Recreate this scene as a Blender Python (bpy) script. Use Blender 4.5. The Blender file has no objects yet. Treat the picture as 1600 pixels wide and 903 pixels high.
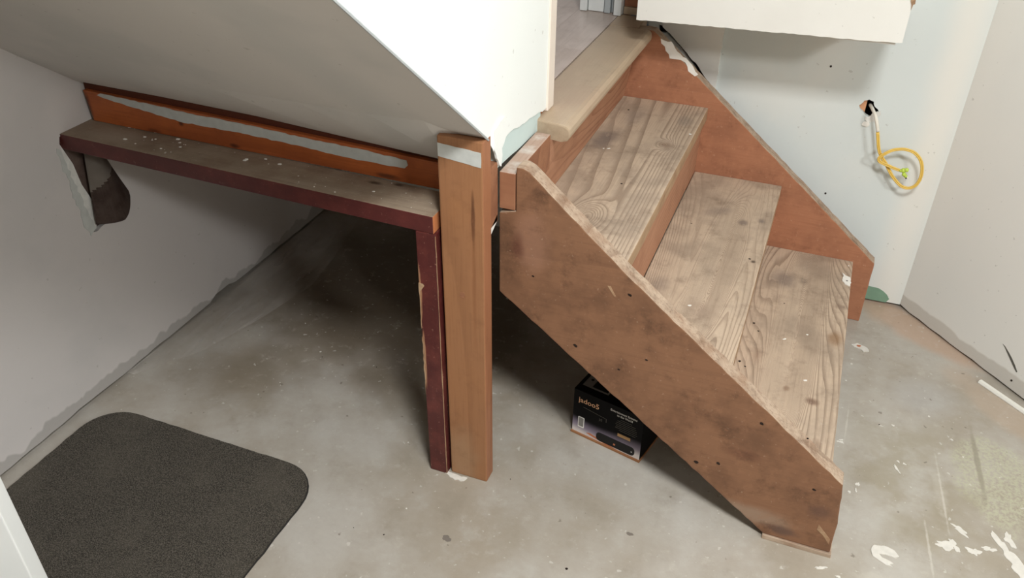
import bpy, bmesh, math, random
from mathutils import Vector, Matrix, noise
from mathutils.geometry import tessellate_polygon
S = bpy.context.scene
COL = S.collection

# ---------------------------------------------------------------- camera, world, lights, exposure
def make_camera():
    yaw, pit, rol = -0.36837382, 0.59165204, -0.00989437
    f = Vector((math.sin(yaw)*math.cos(pit), math.cos(yaw)*math.cos(pit), -math.sin(pit)))
    r = Vector((math.cos(yaw), -math.sin(yaw), 0)); d = f.cross(r)
    r2 = math.cos(rol)*r + math.sin(rol)*d
    d2 = -math.sin(rol)*r + math.cos(rol)*d
    cd = bpy.data.cameras.new('camera'); c = bpy.data.objects.new('camera', cd); COL.objects.link(c)
    m = Matrix((r2, -d2, -f)).transposed().to_4x4(); m.translation = Vector((0, 0, 1.45))
    c.matrix_world = m
    cd.sensor_width = 36; cd.lens = 1307.19/1600*36; cd.clip_start = 0.02
    S.camera = c
make_camera()
W = bpy.data.worlds.new('world'); S.world = W; W.use_nodes = True
W.node_tree.nodes['Background'].inputs[0].default_value = (0.8, 0.9, 1, 1)
W.node_tree.nodes['Background'].inputs[1].default_value = 0.02
def area(name, loc, tgt, sx, sy, power, col):
    l = bpy.data.lights.new(name, 'AREA'); l.shape = 'RECTANGLE'; l.size = sx; l.size_y = sy
    l.energy = power; l.color = col
    o = bpy.data.objects.new(name, l); COL.objects.link(o); o.location = loc
    o.rotation_euler = (Vector(tgt)-Vector(loc)).to_track_quat('-Z', 'Y').to_euler()
    return o
area('ceiling_lamp_light', (0.32, 0.10, 2.38), (0.32, 0.12, 0), 0.38, 0.38, 63, (0.99, 1.0, 0.99))
area('side_lamp_light', (2.0, -0.60, 2.36), (0.9, 0.2, 0), 0.40, 0.40, 66, (0.99, 1.0, 0.99))
area('landing_room_light', (-1.15, 2.95, 2.2), (-0.9, 2.4, 0.8), 0.5, 0.4, 7, (0.85, 0.92, 1.0))
S.view_settings.view_transform = 'Standard'; S.view_settings.look = 'None'
S.view_settings.gamma = 1; S.view_settings.use_curve_mapping = False
S.view_settings.exposure = 0.0

# ---------------------------------------------------------------- material toolkit
def lin(c):
    if isinstance(c, str):
        c = tuple(int(c[i:i+2], 16) for i in (0, 2, 4))
    return tuple(((v/255)/12.92 if v/255 <= .04045 else ((v/255+.055)/1.055)**2.4) for v in c)
class Mat:
    def __init__(s, name, rough=0.7, spec=0.3, coat=0):
        s.m = bpy.data.materials.new(name); s.m.use_nodes = True; s.nt = s.m.node_tree
        s.b = s.nt.nodes['Principled BSDF']
        s.b.inputs['Roughness'].default_value = rough
        s.b.inputs['Specular IOR Level'].default_value = spec
        tc = s.nt.nodes.new('ShaderNodeTexCoord'); s.obj = tc.outputs['Object']; s.gen = tc.outputs['Generated']
    def set(s, inp, v):
        if v is None: return
        if isinstance(v, bpy.types.NodeSocket): s.nt.links.new(v, inp)
        elif isinstance(v, (tuple, list)) and inp.type == 'RGBA': inp.default_value = (*v[:3], 1)
        else: inp.default_value = v
    def math(s, op, a, b=None, c=None, clamp=False):
        n = s.nt.nodes.new('ShaderNodeMath'); n.operation = op; n.use_clamp = clamp
        s.set(n.inputs[0], a); s.set(n.inputs[1], b); s.set(n.inputs[2], c)
        return n.outputs[0]
    def vmath(s, op, a, b=None):
        n = s.nt.nodes.new('ShaderNodeVectorMath'); n.operation = op
        s.set(n.inputs[0], a); s.set(n.inputs[1], b)
        return n.outputs['Value'] if op in ('LENGTH', 'DOT_PRODUCT') else n.outputs['Vector']
    def mapping(s, loc=(0, 0, 0), sc=(1, 1, 1), rot=(0, 0, 0), src=None, kind='POINT'):
        n = s.nt.nodes.new('ShaderNodeMapping'); n.vector_type = kind
        s.set(n.inputs['Vector'], src or s.obj)
        n.inputs['Location'].default_value = loc; n.inputs['Scale'].default_value = sc; n.inputs['Rotation'].default_value = rot
        return n.outputs[0]
    def noise(s, scale=5, detail=3, rough=.5, vec=None, dist=0):
        n = s.nt.nodes.new('ShaderNodeTexNoise'); n.inputs['Scale'].default_value = scale
        n.inputs['Detail'].default_value = detail; n.inputs['Roughness'].default_value = rough
        n.inputs['Distortion'].default_value = dist
        s.set(n.inputs['Vector'], vec or s.obj); return n.outputs[0]
    def ramp(s, v, lo, hi, smooth=True):
        n = s.nt.nodes.new('ShaderNodeMapRange'); n.interpolation_type = 'SMOOTHSTEP' if smooth else 'LINEAR'
        s.set(n.inputs[0], v); n.inputs[1].default_value = lo; n.inputs[2].default_value = hi
        return n.outputs[0]
    def mix(s, f, a, b, blend='MIX'):
        n = s.nt.nodes.new('ShaderNodeMix'); n.data_type = 'RGBA'; n.blend_type = blend
        s.set(n.inputs[0], f); s.set(n.inputs[6], a); s.set(n.inputs[7], b)
        return n.outputs[2]
    def ellipse(s, c, r, rot=0, edge=.5, nz=.4, nsc=25):
        """1 inside an ellipsoid at c with radii r, with a ragged soft edge"""
        v = s.mapping(loc=c, sc=r, rot=(0, 0, rot), kind='TEXTURE')
        l = s.vmath('LENGTH', v)
        l = s.math('ADD', l, s.math('MULTIPLY', s.math('SUBTRACT', s.noise(nsc, 3), .5), nz*2))
        return s.ramp(l, 1.0, 1.0-edge)
    def axis(s, i):
        n = s.nt.nodes.new('ShaderNodeSeparateXYZ'); s.set(n.inputs[0], s.obj); return n.outputs[i]
    def bump(s, h, strength=.3, dist=.002):
        n = s.nt.nodes.new('ShaderNodeBump'); n.inputs['Strength'].default_value = strength
        n.inputs['Distance'].default_value = dist; s.set(n.inputs['Height'], h)
        s.nt.links.new(n.outputs[0], s.b.inputs['Normal'])
    def done(s, col, rough=None):
        s.set(s.b.inputs['Base Color'], col)
        if rough is not None: s.set(s.b.inputs['Roughness'], rough)
        return s.m

def plain(name, col, rough=.6, spec=.3, var=.06, nsc=30, bump=.1, metal=0):
    m = Mat(name, rough, spec); c = lin(col)
    n = m.noise(nsc, 4)
    dk = tuple(x*(1-2*var) for x in c); lt = tuple(min(1, x*(1+2*var)) for x in c)
    m.b.inputs['Metallic'].default_value = metal
    if bump: m.bump(n, bump, .001)
    return m.done(m.mix(n, dk, lt))

def wood(name, light, dark, ax='y', off=(0, 0, 0), ring=14, ringsc=2.2, ringstr=.5, line=.62, blotch=None, bl=.5, blsc=5,
         stains=(), rough=.72, spec=.25, bump=.35, stretch=.13, fib=.35, dust=None, knots=(), grime=.25):
    """light/dark sRGB; ax = grain direction; stains = (centre, radii, rot, colour, strength[, edge])"""
    m = Mat(name, rough, spec); L = lin(light); D = lin(dark)
    st = {'x': (stretch, 1, 1), 'y': (1, stretch, 1), 'z': (1, 1, stretch)}[ax]
    fi = {'x': (.03, 1, 1), 'y': (1, .03, 1), 'z': (1, 1, .03)}[ax]
    v = m.mapping(loc=off, sc=st)
    base = m.noise(ringsc, 1.5, .4, v, .3)
    for (kc, kr, ka) in knots:      # the growth rings run round these knots
        l = m.vmath('LENGTH', m.mapping(loc=kc, sc=kr, kind='TEXTURE'))
        base = m.math('ADD', base, m.math('MULTIPLY', m.math('POWER', 2.718, m.math('MULTIPLY', m.math('MULTIPLY', l, l), -1.0)), ka))
    base = m.math('ADD', base, m.math('MULTIPLY', m.noise(40, 2, .5, v), .006))
    rings = m.math('FRACT', m.math('MULTIPLY', base, ring))
    # saw-shaped growth rings: soft rise, sharp dark late wood
    rg = m.math('MULTIPLY', m.ramp(rings, line, .95), m.ramp(rings, 1.0, .95))
    fv = m.mapping(loc=off, sc=fi)
    fibre = m.noise(260, 3, .6, fv)
    streak = m.noise(45, 3, .6, fv)
    pres = m.ramp(m.noise(6, 2, .5, v), .3, .62)
    col = m.mix(m.math('MULTIPLY', m.math('MULTIPLY', rg, ringstr), pres), L, D)
    col = m.mix(m.math('MULTIPLY', m.ramp(fibre, .45, .8), fib), col, D)
    col = m.mix(m.math('MULTIPLY', m.ramp(streak, .5, .78), fib*.8), col, D)
    if blotch:
        b = m.ramp(m.noise(blsc, 4, .62, m.mapping(loc=(off[1]+3, off[0], off[2]))), .42, .7)
        col = m.mix(m.math('MULTIPLY', b, bl), col, lin(blotch))
    for sdef in stains:
        c, r, ro, sc, k = sdef[:5]; ed = sdef[5] if len(sdef) > 5 else .8
        col = m.mix(m.math('MULTIPLY', m.ellipse(c, r, ro, ed), k), col, lin(sc))
    if grime:
        gm = m.ramp(m.noise(16, 6, .72, m.mapping(loc=(off[2]+5, off[1], off[0]))), .5, .72)
        col = m.mix(m.math('MULTIPLY', gm, grime), col, tuple(d_*.8 for d_ in D))
        sm = m.ramp(m.noise(34, 5, .7, m.mapping(loc=(off[0]+8, off[1], off[2]), rot=(.3, .5, .4), sc=(1, .35, 1))), .56, .66)
        col = m.mix(m.math('MULTIPLY', sm, grime*.45), col, tuple(min(1, l_*1.25) for l_ in L))
    if dust:
        col = m.mix(m.math('MULTIPLY', m.ramp(m.noise(110, 3, .7), .62, .74), dust[1]), col, lin(dust[0]))
    h = m.math('SUBTRACT', m.math('MULTIPLY', fibre, .6), m.math('MULTIPLY', rg, .7))
    m.bump(h, bump, .0012)
    return m.done(col)

# ---------------------------------------------------------------- mesh toolkit
RND = random.Random(7)
def tag(o, label=None, cat=None, group=None, kind=None):
    for k, v in (('label', label), ('category', cat), ('group', group), ('kind', kind)):
        if v: o[k] = v
    return o
def empty(name, loc, label=None, cat=None, rz=0, group=None):
    o = bpy.data.objects.new(name, None); COL.objects.link(o); o.location = loc; o.rotation_euler = (0, 0, rz)
    o.empty_display_size = .05
    return tag(o, label, cat, group)
def worldloc(o):
    v = Vector((0, 0, 0))
    while o: v += Vector(o.location); o = o.parent
    return v
def link(name, bm, mats, parent=None, local=False, smooth=False, pick=None, origin=None):
    """verts are given in world coordinates unless local; origin = where the object's own origin stands"""
    if not isinstance(mats, (list, tuple)): mats = [mats]
    bm.normal_update()
    me = bpy.data.meshes.new(name)
    if pick:
        for f in bm.faces: f.material_index = pick(f)
    o = bpy.data.objects.new(name, me); COL.objects.link(o)
    if parent: o.parent = parent
    if not local:
        base = worldloc(parent) if parent else Vector((0, 0, 0))
        og = Vector(origin) if origin is not None else (base if parent else Vector((0, 0, 0)))
        bmesh.ops.translate(bm, verts=bm.verts, vec=-og)
        o.location = og - base
    if smooth:
        for f in bm.faces: f.smooth = True
    bm.to_mesh(me); bm.free()
    for m in mats: me.materials.append(m)
    return o
def bevel(bm, w, seg=2, ang=.5):
    if w <= 0: return
    es = [e for e in bm.edges if len(e.link_faces) == 2 and e.calc_face_angle(0) > ang]
    bmesh.ops.bevel(bm, geom=es, offset=w, segments=seg, affect='EDGES', profile=.6)
def box(a, b, bv=.0, bm=None):
    bm2 = bmesh.new()
    bmesh.ops.create_cube(bm2, size=1)
    for v in bm2.verts:
        v.co = Vector([a[i] + (v.co[i]+.5)*(b[i]-a[i]) for i in range(3)])
    bevel(bm2, bv)
    if bm is None: return bm2
    join(bm, bm2); return bm
def join(bm, other):
    me = bpy.data.meshes.new('t'); other.to_mesh(me); other.free(); bm.from_mesh(me); bpy.data.meshes.remove(me); return bm
def P3(ax, a, b, d):
    return {'x': Vector((d, a, b)), 'y': Vector((a, d, b)), 'z': Vector((a, b, d))}[ax]
def wob(poly, step=.02, amp=.001, seed=1, keep=()):
    r = random.Random(seed); out = []
    n = len(poly)
    for i in range(n):
        a = poly[i]; b = poly[(i+1) % n]; L = math.dist(a, b); out.append(tuple(a))
        k = int(L/step)
        if i in keep or k < 2: continue
        nx, ny = -(b[1]-a[1])/L, (b[0]-a[0])/L
        for j in range(1, k):
            t = j/k; w = (r.random()-.5)*2*amp
            out.append((a[0]+(b[0]-a[0])*t+nx*w, a[1]+(b[1]-a[1])*t+ny*w))
    return out
def prism(poly, ax, d0, d1, bv=0, holes=()):
    """2D outline (the two other axes in xyz order) extruded along ax from d0 to d1; holes cut through"""
    bm = bmesh.new()
    loops = [list(poly)] + [list(h) for h in holes]
    tris = tessellate_polygon([[Vector((p[0], p[1], 0)) for p in l] for l in loops])
    flat = [p for l in loops for p in l]
    va = [bm.verts.new(P3(ax, p[0], p[1], d0)) for p in flat]
    vb = [bm.verts.new(P3(ax, p[0], p[1], d1)) for p in flat]
    if holes or len(poly) > 4:
        for t in tris:
            try: bm.faces.new([va[i] for i in t]); bm.faces.new([vb[i] for i in reversed(t)])
            except ValueError: pass
    else:
        bm.faces.new(va); bm.faces.new(list(reversed(vb)))
    k = 0
    for l in loops:
        n = len(l)
        for i in range(n):
            j = (i+1) % n
            bm.faces.new((va[k+i], vb[k+i], vb[k+j], va[k+j]))
        k += n
    bmesh.ops.recalc_face_normals(bm, faces=bm.faces)
    if bv:
        bmesh.ops.dissolve_limit(bm, angle_limit=.002, verts=bm.verts, edges=bm.edges) if not holes else None
        bevel(bm, bv)
    return bm
def tube(path, r, seg=8, closed=False, flat=1.0):
    bm = bmesh.new(); rings = []; n = len(path); up = Vector((0, 1, 0))
    for i, p in enumerate(path):
        p = Vector(p); a = Vector(path[max(0, i-1)]); b = Vector(path[min(n-1, i+1)])
        t = (b-a).normalized(); s = t.cross(up)
        if s.length < 1e-3: s = t.cross(Vector((1, 0, 0)))
        s.normalize(); u = s.cross(t)
        rr = r[i] if isinstance(r, (list, tuple)) else r
        rings.append([bm.verts.new(p + s*math.cos(2*math.pi*k/seg)*rr*flat + u*math.sin(2*math.pi*k/seg)*rr) for k in range(seg)])
    for i in range(n-1):
        for k in range(seg):
            bm.faces.new((rings[i][k], rings[i][(k+1) % seg], rings[i+1][(k+1) % seg], rings[i+1][k]))
    bm.faces.new(list(reversed(rings[0]))); bm.faces.new(rings[-1])
    bmesh.ops.recalc_face_normals(bm, faces=bm.faces)
    return bm
def spline(pts, k=5):
    out = []; n = len(pts)
    for i in range(n-1):
        p = [Vector(pts[max(0, min(n-1, i+j))]) for j in (-1, 0, 1, 2)]
        for q in range(k):
            t = q/k
            out.append(.5*((2*p[1])+(-p[0]+p[2])*t+(2*p[0]-5*p[1]+4*p[2]-p[3])*t*t+(-p[0]+3*p[1]-3*p[2]+p[3])*t**3))
    out.append(Vector(pts[-1])); return out
def blobpoly(cx, cy, rx, ry, rot=0, n=22, rag=.3, seed=0):
    r = random.Random(seed); ph = [r.random()*6.28 for _ in range(4)]; out = []
    for i in range(n):
        a = 2*math.pi*i/n
        k = 1 + rag*(.5*math.sin(2*a+ph[0])+.35*math.sin(3*a+ph[1])+.3*math.sin(5*a+ph[2])+.25*math.sin(8*a+ph[3])+.15*(r.random()-.5))
        x, y = rx*k*math.cos(a), ry*k*math.sin(a)
        out.append((cx+x*math.cos(rot)-y*math.sin(rot), cy+x*math.sin(rot)+y*math.cos(rot)))
    return out

# ---------------------------------------------------------------- materials
def mat_floor():
    m = Mat('worn_concrete', .62, .35)
    big = m.noise(2.2, 5, .6); mid = m.noise(9, 5, .65); fine = m.noise(90, 4, .7)
    c = m.mix(m.ramp(big, .36, .64), lin((180, 175, 167)), lin((158, 149, 135)))
    c = m.mix(m.math('MULTIPLY', m.ramp(mid, .5, .75), .5), c, lin((140, 132, 118)))
    c = m.mix(m.math('MULTIPLY', m.ramp(mid, .48, .25), .4), c, lin((190, 188, 182)))
    # damp brown stain by left wall; shade under the ledge painted into it
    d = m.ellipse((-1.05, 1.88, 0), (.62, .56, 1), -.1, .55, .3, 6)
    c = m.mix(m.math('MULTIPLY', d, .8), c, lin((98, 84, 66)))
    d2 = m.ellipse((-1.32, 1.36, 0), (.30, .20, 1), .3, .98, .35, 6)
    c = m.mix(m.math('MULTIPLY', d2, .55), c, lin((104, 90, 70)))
    # bare pinkish strip by the far corner and the right-hand wall
    pk = m.ellipse((.40, 2.26, 0), (.30, .085, 1), -.55, .5, .3, 9)
    c = m.mix(m.math('MULTIPLY', pk, .75), c, lin((186, 158, 136)))
    pk2 = m.ellipse((.62, 1.95, 0), (.26, .07, 1), -.8, .5, .4, 9)
    c = m.mix(m.math('MULTIPLY', pk2, .6), c, lin((180, 160, 140)))
    # greenish powder and drag marks
    g = m.ellipse((.56, 1.70, 0), (.105, .19, 1), .1, .35, .45, 10)
    g = m.math('MULTIPLY', g, m.ramp(m.noise(120, 3, .7), .36, .6))
    c = m.mix(m.math('MULTIPLY', g, .6), c, lin((188, 188, 160)))
    tan = m.ellipse((.38, 1.62, 0), (.20, .34, 1), .1, .7, .5, 6)
    c = m.mix(m.math('MULTIPLY', m.math('MULTIPLY', tan, m.ramp(m.noise(7, 4, .6), .35, .6)), .55), c, lin((144, 134, 110)))
    blu = m.ellipse((.40, 1.95, 0), (.13, .10, 1), .3, .8, .5, 8)
    c = m.mix(m.math('MULTIPLY', blu, .45), c, lin((184, 184, 184)))
    c = m.mix(m.math('MULTIPLY', m.ramp(m.noise(26, 5, .7), .55, .72), .3), c, lin((196, 190, 180)))
    stk = m.ellipse((.525, 1.74, 0), (.009, .17, 1), .07, .6, .25, 30)
    c = m.mix(m.math('MULTIPLY', stk, .7), c, lin((140, 134, 118)))
    for (x, y, rx, ry, ro, k) in ((.443, 1.60, .004, .17, .09, .5), (.412, 1.42, .004, .12, .1, .5), (.226, 1.76, .003, .10, -.03, .4),
                                  (.30, 1.30, .05, .02, .3, .25), (.44, 1.60, .02, .1, .1, .2)):
        e = m.ellipse((x, y, 0), (rx, ry, 1), ro, .8, .7, 60)
        c = m.mix(m.math('MULTIPLY', e, k), c, lin((206, 200, 190)))
    # pale dust and dark specks
    c = m.mix(m.math('MULTIPLY', m.ramp(m.noise(60, 2, .5), .68, .74), .6), c, lin((206, 202, 194)))
    c = m.mix(m.math('MULTIPLY', m.ramp(m.noise(48, 2, .5, m.mapping(loc=(9, 4, 2))), .71, .76), .55), c, lin((96, 86, 74)))
    c = m.mix(m.math('MULTIPLY', fine, .18), c, lin((120, 112, 100)))
    m.bump(m.math('ADD', fine, m.math('MULTIPLY', mid, .6)), .25, .0015)
    return m.done(c, m.ramp(mid, .2, 2.2, False))
M = {}
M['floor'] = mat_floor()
def paint(name, base, comp, bands=(), rough=.75, blotch=.5, base_band=None, spec=.25):
    """painted drywall; comp = joint compound colour; bands = (centre, radii, rot, strength)"""
    m = Mat(name, rough, spec); c = lin(base)
    n = m.noise(3.0, 4, .55)
    c = m.mix(m.math('MULTIPLY', m.ramp(n, .5, .68), blotch), c, lin(comp))
    for (ce, r, ro, k) in bands:
        c = m.mix(m.math('MULTIPLY', m.ellipse(ce, r, ro, .95, .2, 5), k), c, lin(comp))
    if base_band:
        z0, amp, colr, k = base_band
        z = m.axis(2)
        lim = m.math('ADD', z, m.math('MULTIPLY', m.math('SUBTRACT', m.noise(7, 3, .6, m.mapping(sc=(1, 1, .4))), .5), -amp))
        c = m.mix(m.math('MULTIPLY', m.ramp(lim, z0+.004, z0-.004), k), c, lin(colr))
    c = m.mix(m.math('MULTIPLY', m.ramp(m.noise(70, 2), .72, .76), .35), c, lin((150, 146, 138)))
    m.bump(m.math('ADD', m.noise(14, 4, .6), m.math('MULTIPLY', m.noise(160, 2), .25)), .12, .002)
    return m.done(c)
M['paint_left'] = paint('patched_white_drywall', (200, 195, 192), (186, 183, 181), blotch=.45, base_band=(.040, .16, (166, 162, 158), .9))
M['paint_far'] = paint('pale_green_drywall', (210, 216, 214), (226, 223, 215), blotch=.35,
                       bands=(((.30, 2.362, .5), (.08, .2, 2), 0, .85), ((.0, 2.362, .9), (.12, .2, .5), 0, .5)))
M['paint_right'] = paint('primed_white_drywall', (230, 229, 224), (234, 232, 226), blotch=.4, base_band=(.046, .05, (186, 179, 169), .6),
                         bands=(((.36, 2.34, .6), (.07, .10, 3), 0, .8),))
M['paint_stair'] = paint('fresh_white_paint', (236, 240, 238), (240, 240, 238), blotch=.3, rough=.5)
M['paint_soffit'] = paint('off_white_soffit_paint', (212, 208, 204), (198, 197, 194), blotch=.55,
                          bands=(((-.72, 1.15, .9), (.10, .5, 2), 0, .7),))
M['paint_plain'] = plain('plain_white_paint', (224, 222, 216), .7, var=.02, nsc=4)
M['paint_dull'] = plain('grey_beige_paint', (150, 144, 134), .8, var=.03, nsc=4)
M['paint_box'] = paint('cream_white_panel', (224, 222, 216), (214, 211, 203), blotch=.3)
M['gypsum'] = plain('white_gypsum', (214, 213, 208), .9, var=.12, nsc=60, bump=.6)
M['plaster'] = plain('white_plaster', (228, 225, 218), .8, var=.05, nsc=90, bump=.5)
M['putty'] = plain('grey_white_filler', (186, 188, 184), .85, var=.08, nsc=60, bump=.5)
M['greenboard'] = plain('green_drywall_paper', (196, 212, 210), .75, var=.03, nsc=20)
M['green_dark'] = plain('bare_green_paper', (122, 152, 130), .8, var=.08, nsc=30)
M['kraft'] = plain('torn_grey_paper', (150, 140, 130), .85, var=.15, nsc=25, bump=.4)
M['paper_brown'] = wood('grimy_brown_paper', (104, 88, 80), (62, 48, 42), 'z', blotch=(60, 40, 38), bl=.6, blsc=20, ringstr=.1)
M['cavity'] = plain('dark_wall_cavity', (60, 44, 34), .9, var=.2, nsc=20)
M['black'] = plain('black_hole', (12, 10, 9), .9, var=.1)
M['nail'] = plain('rusty_nail_hole', (34, 22, 16), .6, var=.2, nsc=200)
M['white_trim'] = plain('white_trim_paint', (228, 231, 230), .4, .4, var=.02, nsc=10)
M['cream_jamb'] = plain('cream_jamb_paint', (226, 214, 202), .5, .35, var=.03, nsc=14)
M['grey_trim'] = plain('grey_track', (176, 182, 184), .4, .4, var=.04)

RUST = (150, 96, 66)
# near stringer face: brown, blotched, paler to the foot
M['stringer_near'] = wood('brown_stringer_face', (130, 94, 70), (76, 52, 38), 'x', ring=9, ringsc=2, ringstr=.25, grime=.55, blotch=(98, 70, 52), bl=.75, blsc=9,
    stains=(((.02, -.002, .06), (.15, .1, .035), 0, (146, 124, 106), .75), ((.11, 0, .035), (.05, .1, .02), 0, (84, 68, 62), .7),
            ((-.47, 0, .62), (.05, .1, .10), 0, (150, 112, 92), .5), ((-.50, 0, .60), (.02, .1, .04), 0, (82, 44, 34), .6),
            ((.17, 0, .12), (.04, .1, .03), 0, (82, 62, 56), .5), ((.0, 0, .22), (.05, .1, .02), .2, (92, 58, 44), .5)),
    stretch=.3, fib=.2, dust=((186, 160, 140), .35), rough=.6)
M['stringer_top'] = wood('worn_stringer_edge', (176, 156, 136), (108, 84, 68), 'x', grime=.6, off=(3, 1, 2), ring=20, ringstr=.5, blotch=(132, 98, 74), bl=.5, blsc=24, stretch=.3, fib=.7)
M['stringer_far'] = wood('orange_stringer_face', (164, 112, 84), (118, 76, 56), 'x', off=(5, 2, 1), ring=8, ringstr=.15, grime=.45, blotch=(134, 90, 68), bl=.6, blsc=9,
    stains=(((-.40, 2.24, .60), (.06, .1, .02), .4, (84, 48, 34), .6), ((-.14, 2.24, .42), (.07, .1, .03), 0, (92, 56, 40), .6),
            ((-.25, 2.24, .52), (.03, .1, .04), 0, (104, 66, 48), .5), ((.21, 2.24, .09), (.06, .1, .12), 0, (124, 92, 74), .8)),
    stretch=.3, fib=.25, dust=((206, 170, 140), .3))
def tread_mat(i, stains, off, ring=17, knots=(), rk=.55, stretch=.16):
    return wood('weathered_tread_%d' % i, (188, 168, 147), (112, 92, 76), 'y', off=off, ring=ring*9, ringsc=2.2, ringstr=rk*1.25, line=.45, grime=.38, knots=knots, blotch=(146, 130, 114), bl=.7,
                blsc=6, stains=stains, stretch=stretch, fib=.28, dust=((205, 196, 182), .25), rough=.66, bump=.5)
DK = (96, 86, 84)
M['tread1'] = tread_mat(1, (((-.49, 1.93, .58), (.045, .085, .2), -.2, DK, .6), ((-.345, 1.95, .58), (.022, .022, .2), 0, (124, 100, 82), .55),
    ((-.44, 1.48, .58), (.07, .05, .2), 0, (120, 104, 94), .5), ((-.33, 2.12, .58), (.03, .05, .2), 0, (128, 118, 108), .5), ((-.46, 2.1, .58), (.04, .08, .2), 0, (140, 128, 118), .4)), (2.7, 5.3, 1.9), 8, (((-.42, 1.52, .58), (.03, .06, 1), .12), ((-.345, 1.95, .58), (.018, .028, 1), .07)), .45, .07)
M['tread2'] = tread_mat(2, (((-.127, 1.985, .39), (.018, .022, .2), 0, DK, .6), ((-.083, 2.01, .39), (.016, .02, .2), 0, DK, .6),
    ((-.2, 2.02, .39), (.07, .03, .2), .6, (130, 116, 106), .5), ((-.16, 1.55, .39), (.05, .05, .2), 0, (132, 112, 98), .4),
    ((-.26, 1.62, .39), (.03, .05, .2), 0, (128, 114, 104), .5), ((-.075, 1.80, .39), (.008, .010, .2), 0, (60, 44, 36), .8)), (4.3, .2, 1.1), 14, (((-.165, 1.54, .39), (.025, .05, 1), .14), ((-.15, 1.75, .39), (.03, .25, 1), .3)), .42)
M['tread3'] = tread_mat(3, (((.0, 2.07, .19), (.05, .06, .2), 0, DK, .55), ((.055, 2.08, .19), (.018, .03, .2), 0, (90, 78, 72), .5),
    ((.119, 1.575, .19), (.022, .018, .2), 0, (104, 76, 62), .75), ((.152, 1.84, .19), (.025, .05, .2), 0, (126, 92, 58), .65),
    ((.155, 1.99, .19), (.022, .02, .2), 0, (118, 98, 84), .6), ((-.02, 1.7, .19), (.02, .05, .2), 0, (140, 112, 92), .4),
    ((.06, 1.60, .19), (.01, .015, .2), 0, (128, 100, 78), .6), ((.14, 1.43, .19), (.015, .03, .2), 0, (124, 100, 84), .6)), (7.1, 3.7, 2.2), 14, (((.055, 1.63, .19), (.03, .06, 1), .18), ((.06, 1.85, .19), (.035, .35, 1), .35)), .48)
M['tread_edge'] = wood('tread_front_edge', (172, 144, 114), (110, 76, 54), 'y', off=(2, 2, 2), ring=14, blotch=(136, 96, 70), bl=.5, blsc=16)
M['riser'] = wood('reddish_riser', (178, 132, 104), (130, 86, 64), 'y', off=(1, 5, 2), ring=70, ringsc=3, ringstr=.6, blotch=(148, 96, 70), bl=.4, stretch=.2)
M['nosing'] = wood('pale_oak_nosing', (178, 158, 134), (146, 122, 98), 'y', off=(6, 1, 2), ring=8, ringstr=.25, blotch=(172, 144, 122), bl=.5, blsc=4, rough=.45, spec=.4, fib=.2, bump=.1)
M['laminate'] = wood('grey_oak_plank', (196, 180, 170), (140, 118, 106), 'y', off=(2, 7, 4), ring=10, ringstr=.45, blotch=(178, 160, 148), bl=.7, blsc=5, rough=.28, spec=.5, fib=.3, bump=.1)
M['header'] = wood('header_end_grain', (154, 108, 80), (112, 70, 52), 'x', off=(8, 3, 2), ring=12, ringstr=.5, blotch=(128, 82, 58), bl=.4, blsc=15)
M['header_top'] = wood('plaster_smeared_header', (176, 150, 134), (120, 88, 72), 'y', off=(8, 3, 2), ring=12, ringstr=.3, blotch=(206, 198, 190), bl=.8, blsc=22)
M['post'] = wood('orange_pine_post', (152, 107, 74), (114, 76, 50), 'z', off=(3, 6, 0), ring=9, ringsc=4, ringstr=.4, blotch=(158, 110, 72), bl=.4, blsc=6, stretch=.08, fib=.35,
    stains=(((-.56, 1.245, .69), (.0055, .05, .08), 0, (66, 36, 24), .8, .7), ((-.586, 1.245, .51), (.008, .05, .010), 0, (120, 70, 42), .7),
            ((-.60, 1.245, .06), (.06, .2, .12), 0, (160, 128, 98), .6), ((-.56, 1.245, .55), (.006, .05, .25), 0, (130, 84, 54), .5)), rough=.5, spec=.35, bump=.15)
M['post_side'] = wood('orange_pine_side', (156, 106, 76), (120, 76, 52), 'z', off=(1, 1, 0), ring=9, ringsc=4, ringstr=.4, stretch=.08, rough=.5)
M['beam'] = wood('orange_fir_beam', (178, 96, 48), (118, 56, 28), 'x', off=(1, 4, 2), ring=11, ringsc=3, ringstr=.4, blotch=(140, 70, 38), bl=.5, blsc=8, stretch=.1,
    stains=(((-1.305, 1.34, .719), (.012, .05, .010), 0, (66, 26, 14), .9), ((-1.168, 1.34, .69), (.022, .05, .007), 0, (52, 24, 14), .85),
            ((-1.179, 1.34, .737), (.010, .05, .005), 0, (70, 30, 18), .8), ((-1.39, 1.34, .688), (.03, .05, .008), 0, (80, 38, 20), .7),
            ((-1.57, 1.34, .72), (.012, .05, .05), 0, (70, 34, 20), .8), ((-.79, 1.34, .69), (.04, .05, .008), 0, (74, 40, 26), .8)), rough=.45, spec=.4, bump=.15)
M['beam_back'] = wood('dark_fir_board', (92, 46, 30), (52, 26, 18), 'x', off=(3, 4, 2), ring=11, ringstr=.4, blotch=(84, 44, 30), bl=.6, blsc=12)
M['maroon'] = wood('chipped_maroon_paint', (82, 35, 33), (54, 22, 22), 'x', ring=6, ringstr=.1, blotch=(112, 54, 48), bl=.5, blsc=14, fib=.2, rough=.42, spec=.45, bump=.12, dust=((168, 130, 116), .35))
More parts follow.
